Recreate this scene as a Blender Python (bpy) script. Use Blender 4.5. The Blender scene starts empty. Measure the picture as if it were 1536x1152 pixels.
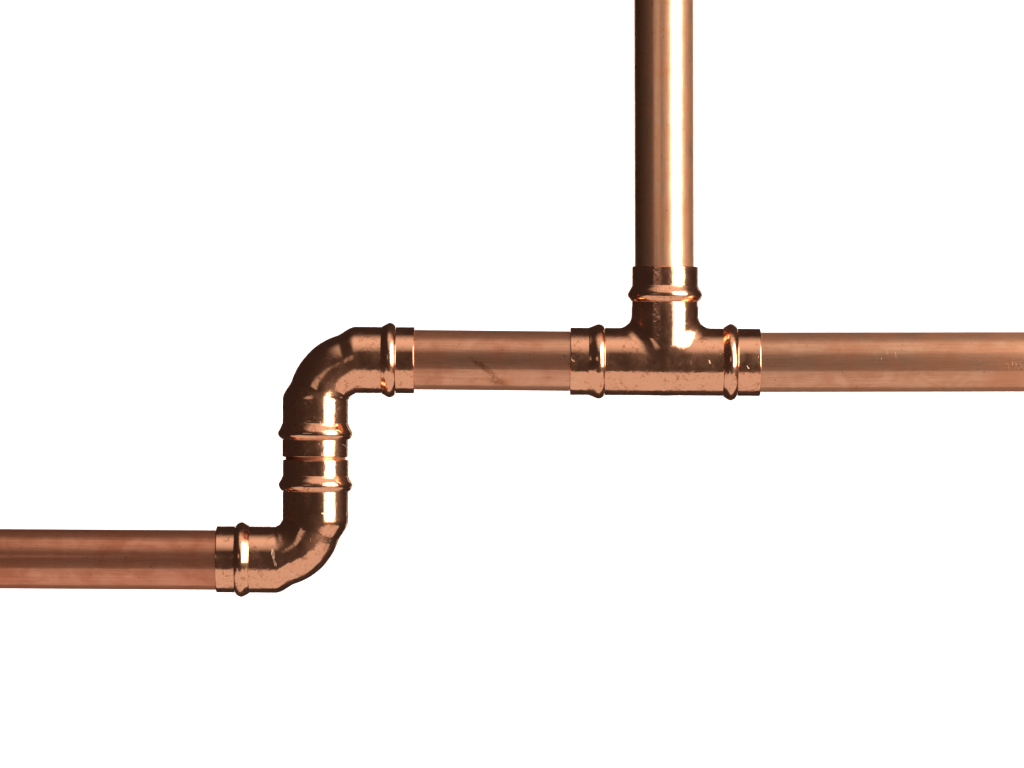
import bpy, math, random
import numpy as np
from mathutils import Vector, Matrix

# ----------------------------------------------------------------- scale
S = 0.022 / 90.0                 # metres per photo pixel (22 mm tube is 90 px across)
D = 7000 * S                     # camera distance
def P(x, y, d=0.0):              # place on the plane of the pipes
    return Vector(((x - 768) * S, d * S, (576 - y) * S))
R = math.radians
C = bpy.context.scene.collection
sc = bpy.context.scene

# ---------------------------------------------------------------- camera
cam = bpy.data.objects.new('camera', bpy.data.cameras.new('camera'))
C.objects.link(cam)
cam.location = (0, -D, 0)
cam.rotation_euler = (R(90), 0, 0)
cam.data.sensor_width = 36
cam.data.lens = 36 * 7000 / 1536
cam.data.clip_start = 0.01
cam.data.clip_end = 50
sc.camera = cam

# ----------------------------------------------------------------- world: a dim studio
w = bpy.data.worlds.new('World')
sc.world = w
w.use_nodes = True
bg = w.node_tree.nodes['Background']
bg.inputs[0].default_value = (1.0, 0.79, 0.76, 1)
bg.inputs[1].default_value = 0.033

sc.view_settings.view_transform = 'Standard'
sc.view_settings.look = 'None'
sc.view_settings.exposure = 0
sc.view_settings.gamma = 1
sc.cycles.max_bounces = 8
sc.cycles.use_denoising = True
sc.cycles.filter_width = 1.5

# ---------------------------------------------------------------- lamps
def area(name, loc, target, sx, sy, radiance, col=(1, 1, 1), soft=None):
    l = bpy.data.lights.new(name, 'AREA')
    l.shape = 'RECTANGLE'
    l.size, l.size_y = sx, sy
    l.energy = radiance * math.pi * sx * sy
    l.color = col
    o = bpy.data.objects.new(name, l)
    C.objects.link(o)
    o.location = loc
    if soft:                     # diffuser cloth dims towards its rim: (left, right, bottom, top) as shares of the cloth
        l.use_nodes = True
        nt = l.node_tree
        em = next(n for n in nt.nodes if n.type == 'EMISSION')
        g = nt.nodes.new('ShaderNodeNewGeometry')
        sp = nt.nodes.new('ShaderNodeSeparateXYZ')
        nt.links.new(g.outputs['Parametric'], sp.inputs[0])
        last = None
        for ax, lo, hi in ((0, soft[0], soft[1]), (1, soft[2], soft[3])):
            for a, e in ((0.0, lo), (1.0, -hi)):
                if not e: continue
                mr = nt.nodes.new('ShaderNodeMapRange')
                mr.interpolation_type = 'SMOOTHSTEP'
                nt.links.new(sp.outputs[ax], mr.inputs[0])
                if e > 0:
                    vals = (a, a + e, 0.0, 1.0)
                else:
                    vals = (a + e, a, 1.0, 0.0)
                for i, q in enumerate(vals): mr.inputs[1 + i].default_value = q
                if last is None: last = mr.outputs[0]
                else:
                    mu = nt.nodes.new('ShaderNodeMath'); mu.operation = 'MULTIPLY'
                    nt.links.new(last, mu.inputs[0]); nt.links.new(mr.outputs[0], mu.inputs[1])
                    last = mu.outputs[0]
        nt.links.new(last, em.inputs['Strength'])
    d = Vector(target) - Vector(loc)
    o.rotation_euler = d.to_track_quat('-Z', 'Y').to_euler()
    return o

def sph(az, el, r):              # azimuth from the camera direction towards the right, elevation
    a, e = R(az), R(el)
    return Vector((math.sin(a) * math.cos(e), -math.cos(a) * math.cos(e), math.sin(e))) * r

# key softbox, front right
area('key_softbox', sph(49, 19, 1.0), (0, 0, 0), 0.94, 1.24, 9.5, (1, .975, .92), soft=(.26, .22, .1, .25))
# big soft panel under the set
area('low_softbox', (0, -0.445, -0.9), (0, -0.445, 0), 3.2, 1.67, 0.68, (1, .97, .95))
# weaker overhead panel
area('overhead_softbox', (0.35, -0.90, 0.95), (0.35, -0.90, 0), 2.1, 2.2, 0.86, (1, .96, .92), soft=(.25, .1, .72, .25))
# dim panel added front left, above the camera line, to brighten the upright pipe
area('front_left_panel', (-0.50, -1.10, 0.20), (-0.50 + 0.41, 0.0, 0.20), 0.66, 0.27, 0.50, (1, .94, .90), soft=(.04, .3, .1, .3))
# kicker strip, far back on the right, gives the thin line along right-hand edges
area('kicker_strip', (0.66, 1.0, 0.05), (0, 0, 0.05), 0.13, 1.0, 1.1, soft=(.3, .3, .1, .1))
# lamps that light only the white backdrop (they face away from the pipes)
for sx in (-1, 1):
    area('backdrop_lamp', (sx * 0.95, 1.25, 0.0), (sx * 0.35, 2.0, 0.0), 0.40, 1.5, 13.0)

# --------------------------------------------------------------- helpers
def link(name, mesh, parent=None, loc=None, rot=None, mat=None):
    o = bpy.data.objects.new(name, mesh)
    C.objects.link(o)
    if parent: o.parent = parent
    if loc is not None: o.location = loc
    if rot is not None: o.rotation_euler = rot
    if mat and mesh is not None and not mesh.materials: mesh.materials.append(mat)
    return o

def mesh_from(name, verts, faces, sharp=None):
    me = bpy.data.meshes.new(name)
    me.from_pydata([tuple(v) for v in verts], [], faces)
    me.update()
    for p in me.polygons: p.use_smooth = True
    if sharp: me.set_sharp_from_angle(angle=R(sharp))
    return me

NSEG = 128
def lathe(name, prof, wob=None, sharp=None):
    """prof: list of (s, r) in px, turned about local X."""
    vs, fs = [], []
    for i, (s, r) in enumerate(prof):
        for k in range(NSEG):
            a = 2 * math.pi * k / NSEG
            ds = wob(i, a) if wob else 0.0
            vs.append(((s + ds) * S, -r * math.cos(a) * S, r * math.sin(a) * S))
    for i in range(len(prof) - 1):
        for k in range(NSEG):
            k2 = (k + 1) % NSEG
            fs.append((i * NSEG + k, i * NSEG + k2, (i + 1) * NSEG + k2, (i + 1) * NSEG + k))
    return mesh_from(name, vs, fs, sharp)

def flank(d, w):                 # d from the crest, w = how far the flank runs; short flanks are round, long ones sweep out
    t = min(d / w, 1.0)
    soft = 0.5 + 0.5 * math.cos(math.pi * t)
    hard = math.sqrt(max(0.0, 1 - t * t))
    k = min(max((w - 8.0) / 8.0, 0.12), 0.72)
    return hard * (1 - k) + soft * k

def bead_profile(s0, R0, h, w_in, w_out, lo, hi, step=0.5):
    out, n = [], int(round((hi - lo) / step))
    for i in range(n + 1):
        s = lo + (hi - lo) * i / n
        out.append((s, R0 + h * flank(abs(s - s0), w_in if s < s0 else w_out)))
    return out

def collar_profile(lo, end, R0, inner):
    p = [(lo, R0), (lo + 1, R0), (end - 8, R0), (end - 3, R0), (end - 1.6, R0)]
    for i in range(1, 6):
        a = i / 5 * math.pi / 2
        p.append((end - 1.4 + 1.4 * math.sin(a), R0 - 1.4 + 1.4 * math.cos(a)))
    p += [(end, inner + 0.8), (end - 0.6, inner + 0.2), (end - 1.5, inner), (end - 8, inner)]
    return p

# -------------------------------------------------------------- materials
def nodes(name):
    m = bpy.data.materials.new(name)
    m.use_nodes = True
    nt = m.node_tree
    nt.nodes.clear()
    return m, nt

class NB:
    def __init__(s, nt): s.nt = nt
    def n(s, t, **kw):
        x = s.nt.nodes.new(t)
        for k, v in kw.items(): setattr(x, k, v)
        return x
    def set(s, sock, v):
        if isinstance(v, bpy.types.NodeSocket): s.nt.links.new(v, sock)
        else: sock.default_value = v
    def math(s, op, a, b=0.0, clamp=False):
        x = s.n('ShaderNodeMath', operation=op, use_clamp=clamp)
        s.set(x.inputs[0], a); s.set(x.inputs[1], b)
        return x.outputs[0]
    def ramp(s, v, lo, hi, a=0.0, b=1.0):
        x = s.n('ShaderNodeMapRange', interpolation_type='SMOOTHSTEP')
        s.set(x.inputs[0], v)
        for i, q in enumerate((lo, hi, a, b)): s.set(x.inputs[1 + i], q)
        return x.outputs[0]
    def vmul(s, v, k, add=(0, 0, 0), rot=(0, 0, 0)):
        x = s.n('ShaderNodeMapping')
        s.set(x.inputs[0], v)
        x.inputs['Scale'].default_value = k
        x.inputs['Location'].default_value = add
        x.inputs['Rotation'].default_value = rot
        return x.outputs[0]
    def noise(s, v, scale=1.0, detail=4.0, rough=0.6, dist=0.0):
        x = s.n('ShaderNodeTexNoise')
        s.set(x.inputs['Vector'], v)
        x.inputs['Scale'].default_value = scale
        x.inputs['Detail'].default_value = detail
        x.inputs['Roughness'].default_value = rough
        x.inputs['Distortion'].default_value = dist
        return x.outputs[0]
    def mix(s, f, a, b, blend='MIX'):
        x = s.n('ShaderNodeMix', data_type='RGBA', blend_type=blend)
        s.set(x.inputs[0], f); s.set(x.inputs[6], a); s.set(x.inputs[7], b)
        return x.outputs[2]
    def addv(s, a, b):
        x = s.n('ShaderNodeVectorMath', operation='ADD')
        s.set(x.inputs[0], a); s.set(x.inputs[1], b)
        return x.outputs[0]

U = 1.0 / S

def fitting_material():
    m, nt = nodes('fitting_copper')
    b = NB(nt)
    pos = b.vmul(b.n('ShaderNodeNewGeometry').outputs['Position'], (U, U, U))   # in px
    big = b.noise(pos, 0.035, 3, 0.6, 0.4)
    mid = b.noise(pos, 0.16, 5, 0.68, 0.6)
    fine = b.noise(pos, 0.55, 4, 0.7)
    patch = b.ramp(big, 0.42, 0.60)                                             # where the tarnish sits
    spots = b.math('MULTIPLY', b.ramp(mid, 0.50, 0.66), patch)
    col = b.mix(spots, (0.95, 0.445, 0.256, 1), (0.62, 0.22, 0.11, 1))
    speck = b.math('MULTIPLY', b.ramp(fine, 0.60, 0.72), b.ramp(mid, 0.45, 0.6))
    col = b.mix(b.math('MULTIPLY', speck, 0.25), col, (0.34, 0.14, 0.085, 1))
    # thin scuffs
    sc1 = b.noise(b.vmul(pos, (0.9, 0.9, 0.06), rot=(0.3, 0.7, 0.2)), 1.0, 2, 0.5)
    scuff = b.math('MULTIPLY', b.ramp(sc1, 0.70, 0.74), b.ramp(big, 0.5, 0.56))
    # single scratches, and a bright glint painted onto the lower elbow's shoulder
    flat = b.vmul(pos, (1, 0, 1))
    front = b.n('ShaderNodeSeparateXYZ'); b.set(front.inputs[0], pos)
    facing = b.math('LESS_THAN', front.outputs[1], 0.0)
    marks = None
    for px, py, ang, la, lc in ((858.5, 540, 38, 6, 1.3), (866, 566, 12, 9, 1.2), (861, 574, 20, 7, 1.1),
                                (412.5, 829, 84, 12, 3.2), (415, 842, 70, 8, 2.4), (1120, 551, 50, 4, 0.9),
                                (518, 668, 30, 7, 1.3), (1063, 543, 70, 4, 1.3), (489, 769, 8, 6, 1.6),
                                (440, 860, 25, 10, 1.1)):
        q = b.vmul(b.addv(flat, (-(px - 768), 0, -(576 - py))), (1, 1, 1), rot=(0, -R(ang), 0))
        g = b.n('ShaderNodeTexGradient', gradient_type='SPHERICAL')
        b.set(g.inputs[0], b.vmul(q, (1 / la, 1, 1 / lc)))
        marks = g.outputs['Fac'] if marks is None else b.math('MAXIMUM', marks, g.outputs['Fac'])
    marks = b.math('MULTIPLY', b.math('MULTIPLY', marks, facing), b.ramp(fine, 0.3, 0.55, 0.3, 1.6))
    marks = b.ramp(marks, 0.1, 0.6)
    col = b.mix(b.math('MULTIPLY', marks, 0.6), col, (0.97, 0.66, 0.44, 1))
    rough = b.math('ADD', b.ramp(mid, 0.35, 0.7, 0.08, 0.15), b.math('MULTIPLY', spots, 0.05))
    rough = b.math('ADD', rough, b.math('MULTIPLY', scuff, 0.25))
    rough = b.math('ADD', rough, b.math('MULTIPLY', marks, 0.25))
    hgt = b.math('ADD', b.math('MULTIPLY', b.math('MULTIPLY', mid, b.ramp(big, 0.42, 0.62, 0.12, 1.0)), 1.0),
                 b.math('MULTIPLY', b.math('MULTIPLY', fine, patch), 0.35))
    hgt = b.math('SUBTRACT', hgt, b.math('MULTIPLY', scuff, 0.15))
    hgt = b.math('SUBTRACT', hgt, b.math('MULTIPLY', marks, 0.6))
    bump = b.n('ShaderNodeBump')
    bump.inputs['Strength'].default_value = 1.0
    bump.inputs['Distance'].default_value = 0.17 * S
    b.set(bump.inputs['Height'], hgt)
    out = b.n('ShaderNodeOutputMaterial')
    mx = b.n('ShaderNodeMixShader')          # polished metal under a thin hazy film of tarnish
    b.set(mx.inputs[0], b.ramp(big, 0.35, 0.65, 0.05, 0.16))
    for k, rg in ((1, rough), (2, 0.42)):
        p = b.n('ShaderNodeBsdfPrincipled')
        p.inputs['Metallic'].default_value = 1
        b.set(p.inputs['Base Color'], col)
        b.set(p.inputs['Roughness'], rg)
        b.set(p.inputs['Normal'], bump.outputs[0])
        nt.links.new(p.outputs[0], mx.inputs[k])
    nt.links.new(mx.outputs[0], out.inputs[0])
    return m

def tube_material(name, tint, sharp_mix=0.5, seed=0.0, smudge=False, dents=False, rough=0.40, rough2=0.13):
    m, nt = nodes(name)
    b = NB(nt)
    o = b.vmul(b.n('ShaderNodeTexCoord').outputs['Object'], (U, U, U))
    o2 = b.vmul(o, (1, 1, 1), add=(seed * 977, seed * 53, seed * 31))
    streak = b.noise(b.vmul(o2, (0.006, 0.35, 0.35)), 1.0, 5, 0.62)
    streak_f = b.noise(b.vmul(o2, (0.02, 1.3, 1.3)), 1.0, 3, 0.6)
    cloud = b.noise(o2, 0.022, 4, 0.6, 0.5)
    mot = b.noise(o2, 0.22, 5, 0.7)
    pits = b.noise(b.vmul(o2, (0.16, 0.2, 0.2)), 1.0, 2, 0.5)
    pit = b.ramp(pits, 0.69, 0.73)
    dark = tuple(c * k for c, k in zip(tint, (0.85, 0.74, 0.68)))
    lite = tuple(min(1, c * k) for c, k in zip(tint, (1.05, 1.12, 1.16)))
    v = b.math('ADD', b.math('MULTIPLY', streak, 0.35), b.math('MULTIPLY', cloud, 0.65))
    col = b.mix(b.ramp(v, 0.34, 0.66), dark + (1,), lite + (1,))
    col = b.mix(b.ramp(mot, 0.55, 0.75, 0, 0.35), col, dark + (1,))
    col = b.mix(b.ramp(streak_f, 0.48, 0.66, 0, 0.45), col, tuple(c * 0.72 for c in dark) + (1,))
    col = b.mix(b.math('MULTIPLY', pit, 0.6), col, tuple(c * 0.35 for c in tint) + (1,))
    hgt = b.math('ADD', b.math('MULTIPLY', streak_f, 0.10), b.math('MULTIPLY', mot, 0.30))
    hgt = b.math('SUBTRACT', hgt, b.math('MULTIPLY', pit, 0.12))
    rgh = b.ramp(v, 0.35, 0.65, rough + 0.05, rough - 0.05)
    # small cross-wise handling marks
    tick = b.noise(b.vmul(o2, (0.9, 0.10, 0.10)), 1.0, 2, 0.5)
    tickm = b.math('MULTIPLY', b.ramp(tick, 0.67, 0.73), b.ramp(cloud, 0.48, 0.56))
    hgt = b.math('SUBTRACT', hgt, b.math('MULTIPLY', tickm, 0.11))
    col = b.mix(b.math('MULTIPLY', tickm, 0.3), col, lite + (1,))
    if smudge:      # greasy diagonal thumb smear on the front of the short pipe
        def ellipse(cx, cz, ang, a, c):
            q = b.vmul(b.addv(o, (-cx, 0, -cz)), (1, 0, 1))
            q = b.vmul(q, (1, 1, 1), rot=(0, R(ang), 0))
            q = b.vmul(q, (1 / a, 1, 1 / c))
            g = b.n('ShaderNodeTexGradient', gradient_type='SPHERICAL')
            b.set(g.inputs[0], q)
            return g.outputs['Fac']
        g1 = ellipse(-16, -10, -36, 34, 7)
        g2 = ellipse(6, -32, -18, 26, 9)
        g = b.math('ADD', g1, b.math('MULTIPLY', g2, 0.8))
        g = b.math('MULTIPLY', g, b.ramp(mot, 0.3, 0.6, 0.45, 1.25))
        col = b.mix(b.ramp(g, 0.05, 0.8, 0, 0.85), col, (0.50, 0.18, 0.085, 1))
        hgt = b.math('ADD', hgt, b.math('MULTIPLY', b.ramp(g, 0.1, 0.7), 0.4))
    if dents:       # a worn row of tiny dents along the front of the right pipe
        sep = b.n('ShaderNodeSeparateXYZ'); b.set(sep.inputs[0], o)
        band = b.math('MULTIPLY', b.ramp(sep.outputs[2], -15, -11), b.ramp(sep.outputs[2], 2, -2))
        run = b.ramp(sep.outputs[0], 20, 40)
        vor = b.noise(b.vmul(o, (0.30, 0.2, 0.2)), 1.0, 1, 0.5)
        dm = b.math('MULTIPLY', b.math('MULTIPLY', band, run), b.ramp(vor, 0.52, 0.60))
        hgt = b.math('SUBTRACT', hgt, b.math('MULTIPLY', dm, 0.24))
    bump = b.n('ShaderNodeBump')
    bump.inputs['Strength'].default_value = 1.0
    bump.inputs['Distance'].default_value = 0.18 * S
    b.set(bump.inputs['Height'], hgt)
    tan = b.n('ShaderNodeTangent', direction_type='RADIAL', axis='X')
    def lobe(rg, an):
        p = b.n('ShaderNodeBsdfPrincipled')
        p.inputs['Metallic'].default_value = 1
        b.set(p.inputs['Base Color'], col)
        b.set(p.inputs['Roughness'], rg)
        p.inputs['Anisotropic'].default_value = an
        b.set(p.inputs['Normal'], bump.outputs[0])
        nt.links.new(tan.outputs[0], p.inputs['Tangent'])
        return p
    a = lobe(rgh, 0.92)
    c = lobe(rough2, 0.3)
    mx = b.n('ShaderNodeMixShader')
    mx.inputs[0].default_value = sharp_mix
    nt.links.new(a.outputs[0], mx.inputs[1])
    nt.links.new(c.outputs[0], mx.inputs[2])
    out = b.n('ShaderNodeOutputMaterial')
    nt.links.new(mx.outputs[0], out.inputs[0])
    return m

M_FIT = fitting_material()
M_LEFT = tube_material('left_pipe_copper', (0.88, 0.34, 0.193), seed=1.0, sharp_mix=0.30)
M_MID = tube_material('short_pipe_copper', (0.96, 0.43, 0.25), seed=2.0, sharp_mix=0.34, smudge=True)
M_RIGHT = tube_material('right_pipe_copper', (0.97, 0.465, 0.27), seed=3.0, sharp_mix=0.28, dents=True)
M_UP = tube_material('upright_pipe_copper', (0.95, 0.47, 0.265), seed=4.0, rough=0.36, sharp_mix=0.70, rough2=0.19)
M_NIP = tube_material('nipple_copper', (0.62, 0.20, 0.10), seed=5.0)

mw, nt = nodes('white_backdrop_paper')
b = NB(nt)
p = b.n('ShaderNodeBsdfPrincipled')
pn = b.noise(b.vmul(b.n('ShaderNodeTexCoord').outputs['Object'], (1, 1, 1)), 900, 3, 0.6)
b.set(p.inputs['Base Color'], b.mix(pn, (0.88, 0.88, 0.88, 1), (0.90, 0.90, 0.90, 1)))
p.inputs['Roughness'].default_value = 0.9
p.inputs['Specular IOR Level'].default_value = 0.1
out = b.n('ShaderNodeOutputMaterial')
nt.links.new(p.outputs[0], out.inputs[0])

# --------------------------------------------------------------- backdrop
def backdrop():
    hw, hh, t, y = 0.85, 0.60, 0.004, 2.0
    vs = [(-hw, y, -hh), (hw, y, -hh), (hw, y, hh), (-hw, y, hh),
          (-hw, y + t, -hh), (hw, y + t, -hh), (hw, y + t, hh), (-hw, y + t, hh)]
    fs = [(0, 1, 2, 3), (5, 4, 7, 6), (0, 4, 5, 1), (3, 2, 6, 7), (1, 5, 6, 2), (0, 3, 7, 4)]
    me = bpy.data.meshes.new('backdrop')
    me.from_pydata(vs, [], fs)
    o = link('backdrop', me, mat=mw)
    o['kind'] = 'structure'
    return o
backdrop()

# ---------------------------------------------------------- the pipework
BASE = P(768, 897)
root = link('copper_pipework', None, loc=BASE)
root['label'] = 'polished copper pipe run stepping up through two elbows to a tee with an upright pipe'
root['category'] = 'pipework'
def rel(v): return v - BASE

# straight pipes: solid tube with wall, axis along local X, origin at mid length
RT = 44.9
def pipe(name, p0, p1, mat, label=None, r=RT):
    a, c = P(*p0), P(*p1)
    d = c - a
    L = d.length / S
    prof = [(-L / 2, r - 6), (-L / 2, r - 0.6), (-L / 2 + 0.6, r)]
    n = max(2, int(L / 40))
    prof += [(-L / 2 + 1.2 + (L - 2.4) * i / n, r) for i in range(n + 1)]
    prof += [(L / 2 - 0.6, r), (L / 2, r - 0.6), (L / 2, r - 6), (-L / 2, r - 6)]
    me = lathe(name, prof, sharp=35)
    ang = math.atan2(d.z, d.x)
    o = link(name, me, root, rel((a + c) / 2), (0, -ang, 0), mat)
    if label: o['label'] = label
    return o

pipe('straight_pipe', (-330, 836.0), (362, 840.2), M_LEFT, 'long reddish pipe entering from the left, darker than the others')
pipe('straight_pipe', (584, 539.2), (898, 542.2), M_MID, 'short pipe between elbow and tee with a dark diagonal smear')
pipe('straight_pipe', (1096, 543.5), (1830, 542.4), M_RIGHT, 'long lighter pipe leaving to the right with a faint row of dents')
pipe('straight_pipe', (996.4, 446), (995.0, -300), M_UP, 'upright pipe with a broad white highlight')
pipe('pipe_nipple', (473.6, 650), (473.3, 726), M_NIP, 'short piece of pipe joining the two elbows', r=45.4)

# one socket = solder ring bead + collar, local +X points out of the fitting
rng = random.Random(5)
def wob_fn(n_edge, amp, ph):
    def f(i, a):
        return amp * (math.sin(a * 2 + ph) + 0.6 * math.sin(5 * a + 2 * ph) + 0.4 * math.sin(9 * a + ph)) if i >= n_edge else 0.0
    return f

def make_socket_meshes(s0, end, R0, h, w_in, w_out, lo, cut):
    ring = lathe('solder_ring', bead_profile(s0, R0, h, w_in, w_out, lo, s0 + cut))
    col = lathe('collar', collar_profile(s0 + cut, end, R0 - 0.05, 45.6),
                wob=wob_fn(4, 0.28, rng.random() * 6), sharp=50)
    return ring, col

def add_socket(parent, meshes, axis_angle, off=(0, 0), spin=0.0):
    """axis_angle in the XZ plane (degrees, 0 = +X, 90 = up); off in px."""
    for nm, me in zip(('solder_ring', 'collar'), meshes):
        o = link(nm, me, parent, (off[0] * S, 0, off[1] * S), None, M_FIT)
        o.rotation_euler = (Matrix.Rotation(-R(axis_angle), 3, 'Y') @ Matrix.Rotation(spin, 3, 'X')).to_euler()
    return

# --- elbow: origin at the crossing of its socket axes, sockets leave along +X and -Z
RC, RS, RB = 61.0, 50.1, 46.2
def elbow_mesh():
    rings = []                   # (centre x, centre z, direction angle, radius)
    for i in range(8):
        s = 34 * (1 - i / 7)
        rings.append((RC + s, 0.0, 0.0, RS, RS))
    N = 72
    for i in range(1, N):
        f = 90.0 * i / N
        def blend(x):            # socket flares down to the bend over a few degrees
            t = min(max((x - 1.0) / 17.0, 0), 1)
            return t * t * (3 - 2 * t)
        q = min(blend(f), blend(90 - f))
        dist = RC - 5.2 * q
        r = RS - (RS - RB) * q
        a = R(90 + f)            # about bend centre (RC, -RC)
        rings.append((RC + dist * math.cos(a), -RC + dist * math.sin(a), R(f), r, RS - 1.6 * q))
    for i in range(8):
        s = 34 * i / 7
        rings.append((0.0, -RC - s, R(90), RS, RS))
    vs, fs = [], []
    for (cx, cz, ang, r, ry) in rings:
        ux, uz = math.sin(ang) * -1, math.cos(ang)     # outward normal in plane
        for k in range(NSEG):
            t = 2 * math.pi * k / NSEG
            vs.append(((cx + ux * r * math.cos(t)) * S, -ry * math.sin(t) * S, (cz + uz * r * math.cos(t)) * S))
    for i in range(len(rings) - 1):
        for k in range(NSEG):
            k2 = (k + 1) % NSEG
            fs.append((i * NSEG + k, (i + 1) * NSEG + k, (i + 1) * NSEG + k2, i * NSEG + k2))
    return mesh_from('elbow_fitting', vs, fs)

EM = elbow_mesh()
ELB_A = make_socket_meshes(49.5, 86.8, RS, 6.4, 12.5, 9.5, 34, 12)
ELB_B = make_socket_meshes(50.0, 84.9, RS, 6.8, 15.5, 8.8, 34, 11)
ELB_B2 = make_socket_meshes(51.5, 89.4, RS, 6.3, 9.4, 13.5, 34, 17)
def elbow(at, rot, label, lower):
    o = link('elbow_fitting', EM, root, rel(P(*at)), (0, R(rot), 0), M_FIT)
    o['label'] = label
    add_socket(o, ELB_A, 0, (RC, 0))
    add_socket(o, lower, -90, (0, -RC))
    return o
elbow((474.0, 539.4), 0.4, 'upper elbow turning from the short level pipe down', ELB_B)
elbow((472.9, 839.8), 180.4, 'lower elbow turning from the left pipe up', ELB_B2)

# --- tee: origin at the crossing of its axes; surface of two joined cylinders with a rounded crotch
RTEE = 50.9
def tee_sdf(p):
    x, y, z = p[..., 0], p[..., 1], p[..., 2]
    q1 = np.sqrt(y * y + z * z) + 1e-9
    zz = np.minimum(z, 0)
    q2 = np.sqrt(x * x + y * y + zz * zz) + 1e-9
    d1, d2 = q1 - RTEE, q2 - (RTEE + 0.2)
    dot = (y * y + z * zz) / (q1 * q2)
    rf = 18.0 * np.clip(1 - dot, 0.01, 1) ** 0.6
    u1, u2 = np.maximum(rf - d1, 0), np.maximum(rf - d2, 0)
    return np.maximum(rf, np.minimum(d1, d2)) - np.sqrt(u1 * u1 + u2 * u2)

def tee_grad(p, e=0.05):
    g = np.zeros_like(p)
    for i in range(3):
        d = np.zeros(3); d[i] = e
        g[:, i] = (tee_sdf(p + d) - tee_sdf(p - d)) / (2 * e)
    return g

def tee_mesh():
    st = 2.0
    xs = np.arange(-84, 84.01, st); ys = np.arange(-58, 58.01, st); zs = np.arange(-58, 84.01, st)
    G = np.stack(np.meshgrid(xs, ys, zs, indexing='ij'), -1)
    F = tee_sdf(G)
    ins = F < 0
    nx, ny, nz = F.shape
    # cells that the surface crosses
    cnt = np.zeros((nx - 1, ny - 1, nz - 1), int)
    for a in (0, 1):
        for c in (0, 1):
            for d in (0, 1):
                cnt += ins[a:nx - 1 + a, c:ny - 1 + c, d:nz - 1 + d]
    act = (cnt > 0) & (cnt < 8)
    idx = -np.ones(act.shape, int)
    idx[act] = np.arange(act.sum())
    ii = np.argwhere(act)
    v = np.stack([xs[ii[:, 0]], ys[ii[:, 1]], zs[ii[:, 2]]], -1) + st / 2
    x_fix = v.copy()
    for _ in range(14):
        g = tee_grad(v)
        n2 = (g * g).sum(1, keepdims=True) + 1e-9
        v = v - 0.8 * tee_sdf(v)[:, None] * g / n2
    g = tee_grad(v)
    nrm = g / (np.linalg.norm(g, axis=1, keepdims=True) + 1e-9)
    faces = []
    def quads(axis):
        a = [slice(None)] * 3; c = [slice(None)] * 3
        a[axis] = slice(0, -1); c[axis] = slice(1, None)
        s0, s1 = ins[tuple(a)], ins[tuple(c)]
        for i, j, k in np.argwhere(s0 != s1):
            q = [(i, j, k)]
            o1, o2 = [ax for ax in range(3) if ax != axis]
            cell = [i, j, k]
            if min(cell[o1], cell[o2]) < 1 or cell[o1] >= F.shape[o1] - 1 or cell[o2] >= F.shape[o2] - 1: continue
            ids = []
            for da, db in ((1, 1), (0, 1), (0, 0), (1, 0)):
                t = list(cell); t[o1] -= da; t[o2] -= db
                ids.append(int(idx[tuple(t)]))
            if min(ids) < 0: continue
            flip = bool(s0[i, j, k]) ^ (axis == 1)
            # make sure the winding follows the gradient
            pa, pb, pc = v[ids[0]], v[ids[1]], v[ids[2]]
            if np.dot(np.cross(pb - pa, pc - pa), nrm[ids[0]]) < 0: ids = ids[::-1]
            faces.append(tuple(ids))
    for ax in range(3): quads(ax)
    me = mesh_from('tee_fitting', v * S, faces)
    me.normals_split_custom_set_from_vertices([tuple(n) for n in nrm])
    return me

tee = link('tee_fitting', tee_mesh(), root, rel(P(996.8, 542.8)), (0, R(0.35), 0), M_FIT)
tee['label'] = 'tee fitting joining the level pipes and the upright pipe'
TEE_L = make_socket_meshes(99.0, 142.0, RTEE, 5.4, 9, 15, 80, 18)
TEE_R = make_socket_meshes(99.0, 143.0, RTEE, 7.0, 12, 10, 80, 13)
TEE_U = make_socket_meshes(100.5, 142.8, RTEE - 0.6, 6.6, 10.5, 13.5, 80, 17)
add_socket(tee, TEE_L, 180)
add_socket(tee, TEE_R, 0)
add_socket(tee, TEE_U, 90, (-0.2, 0))
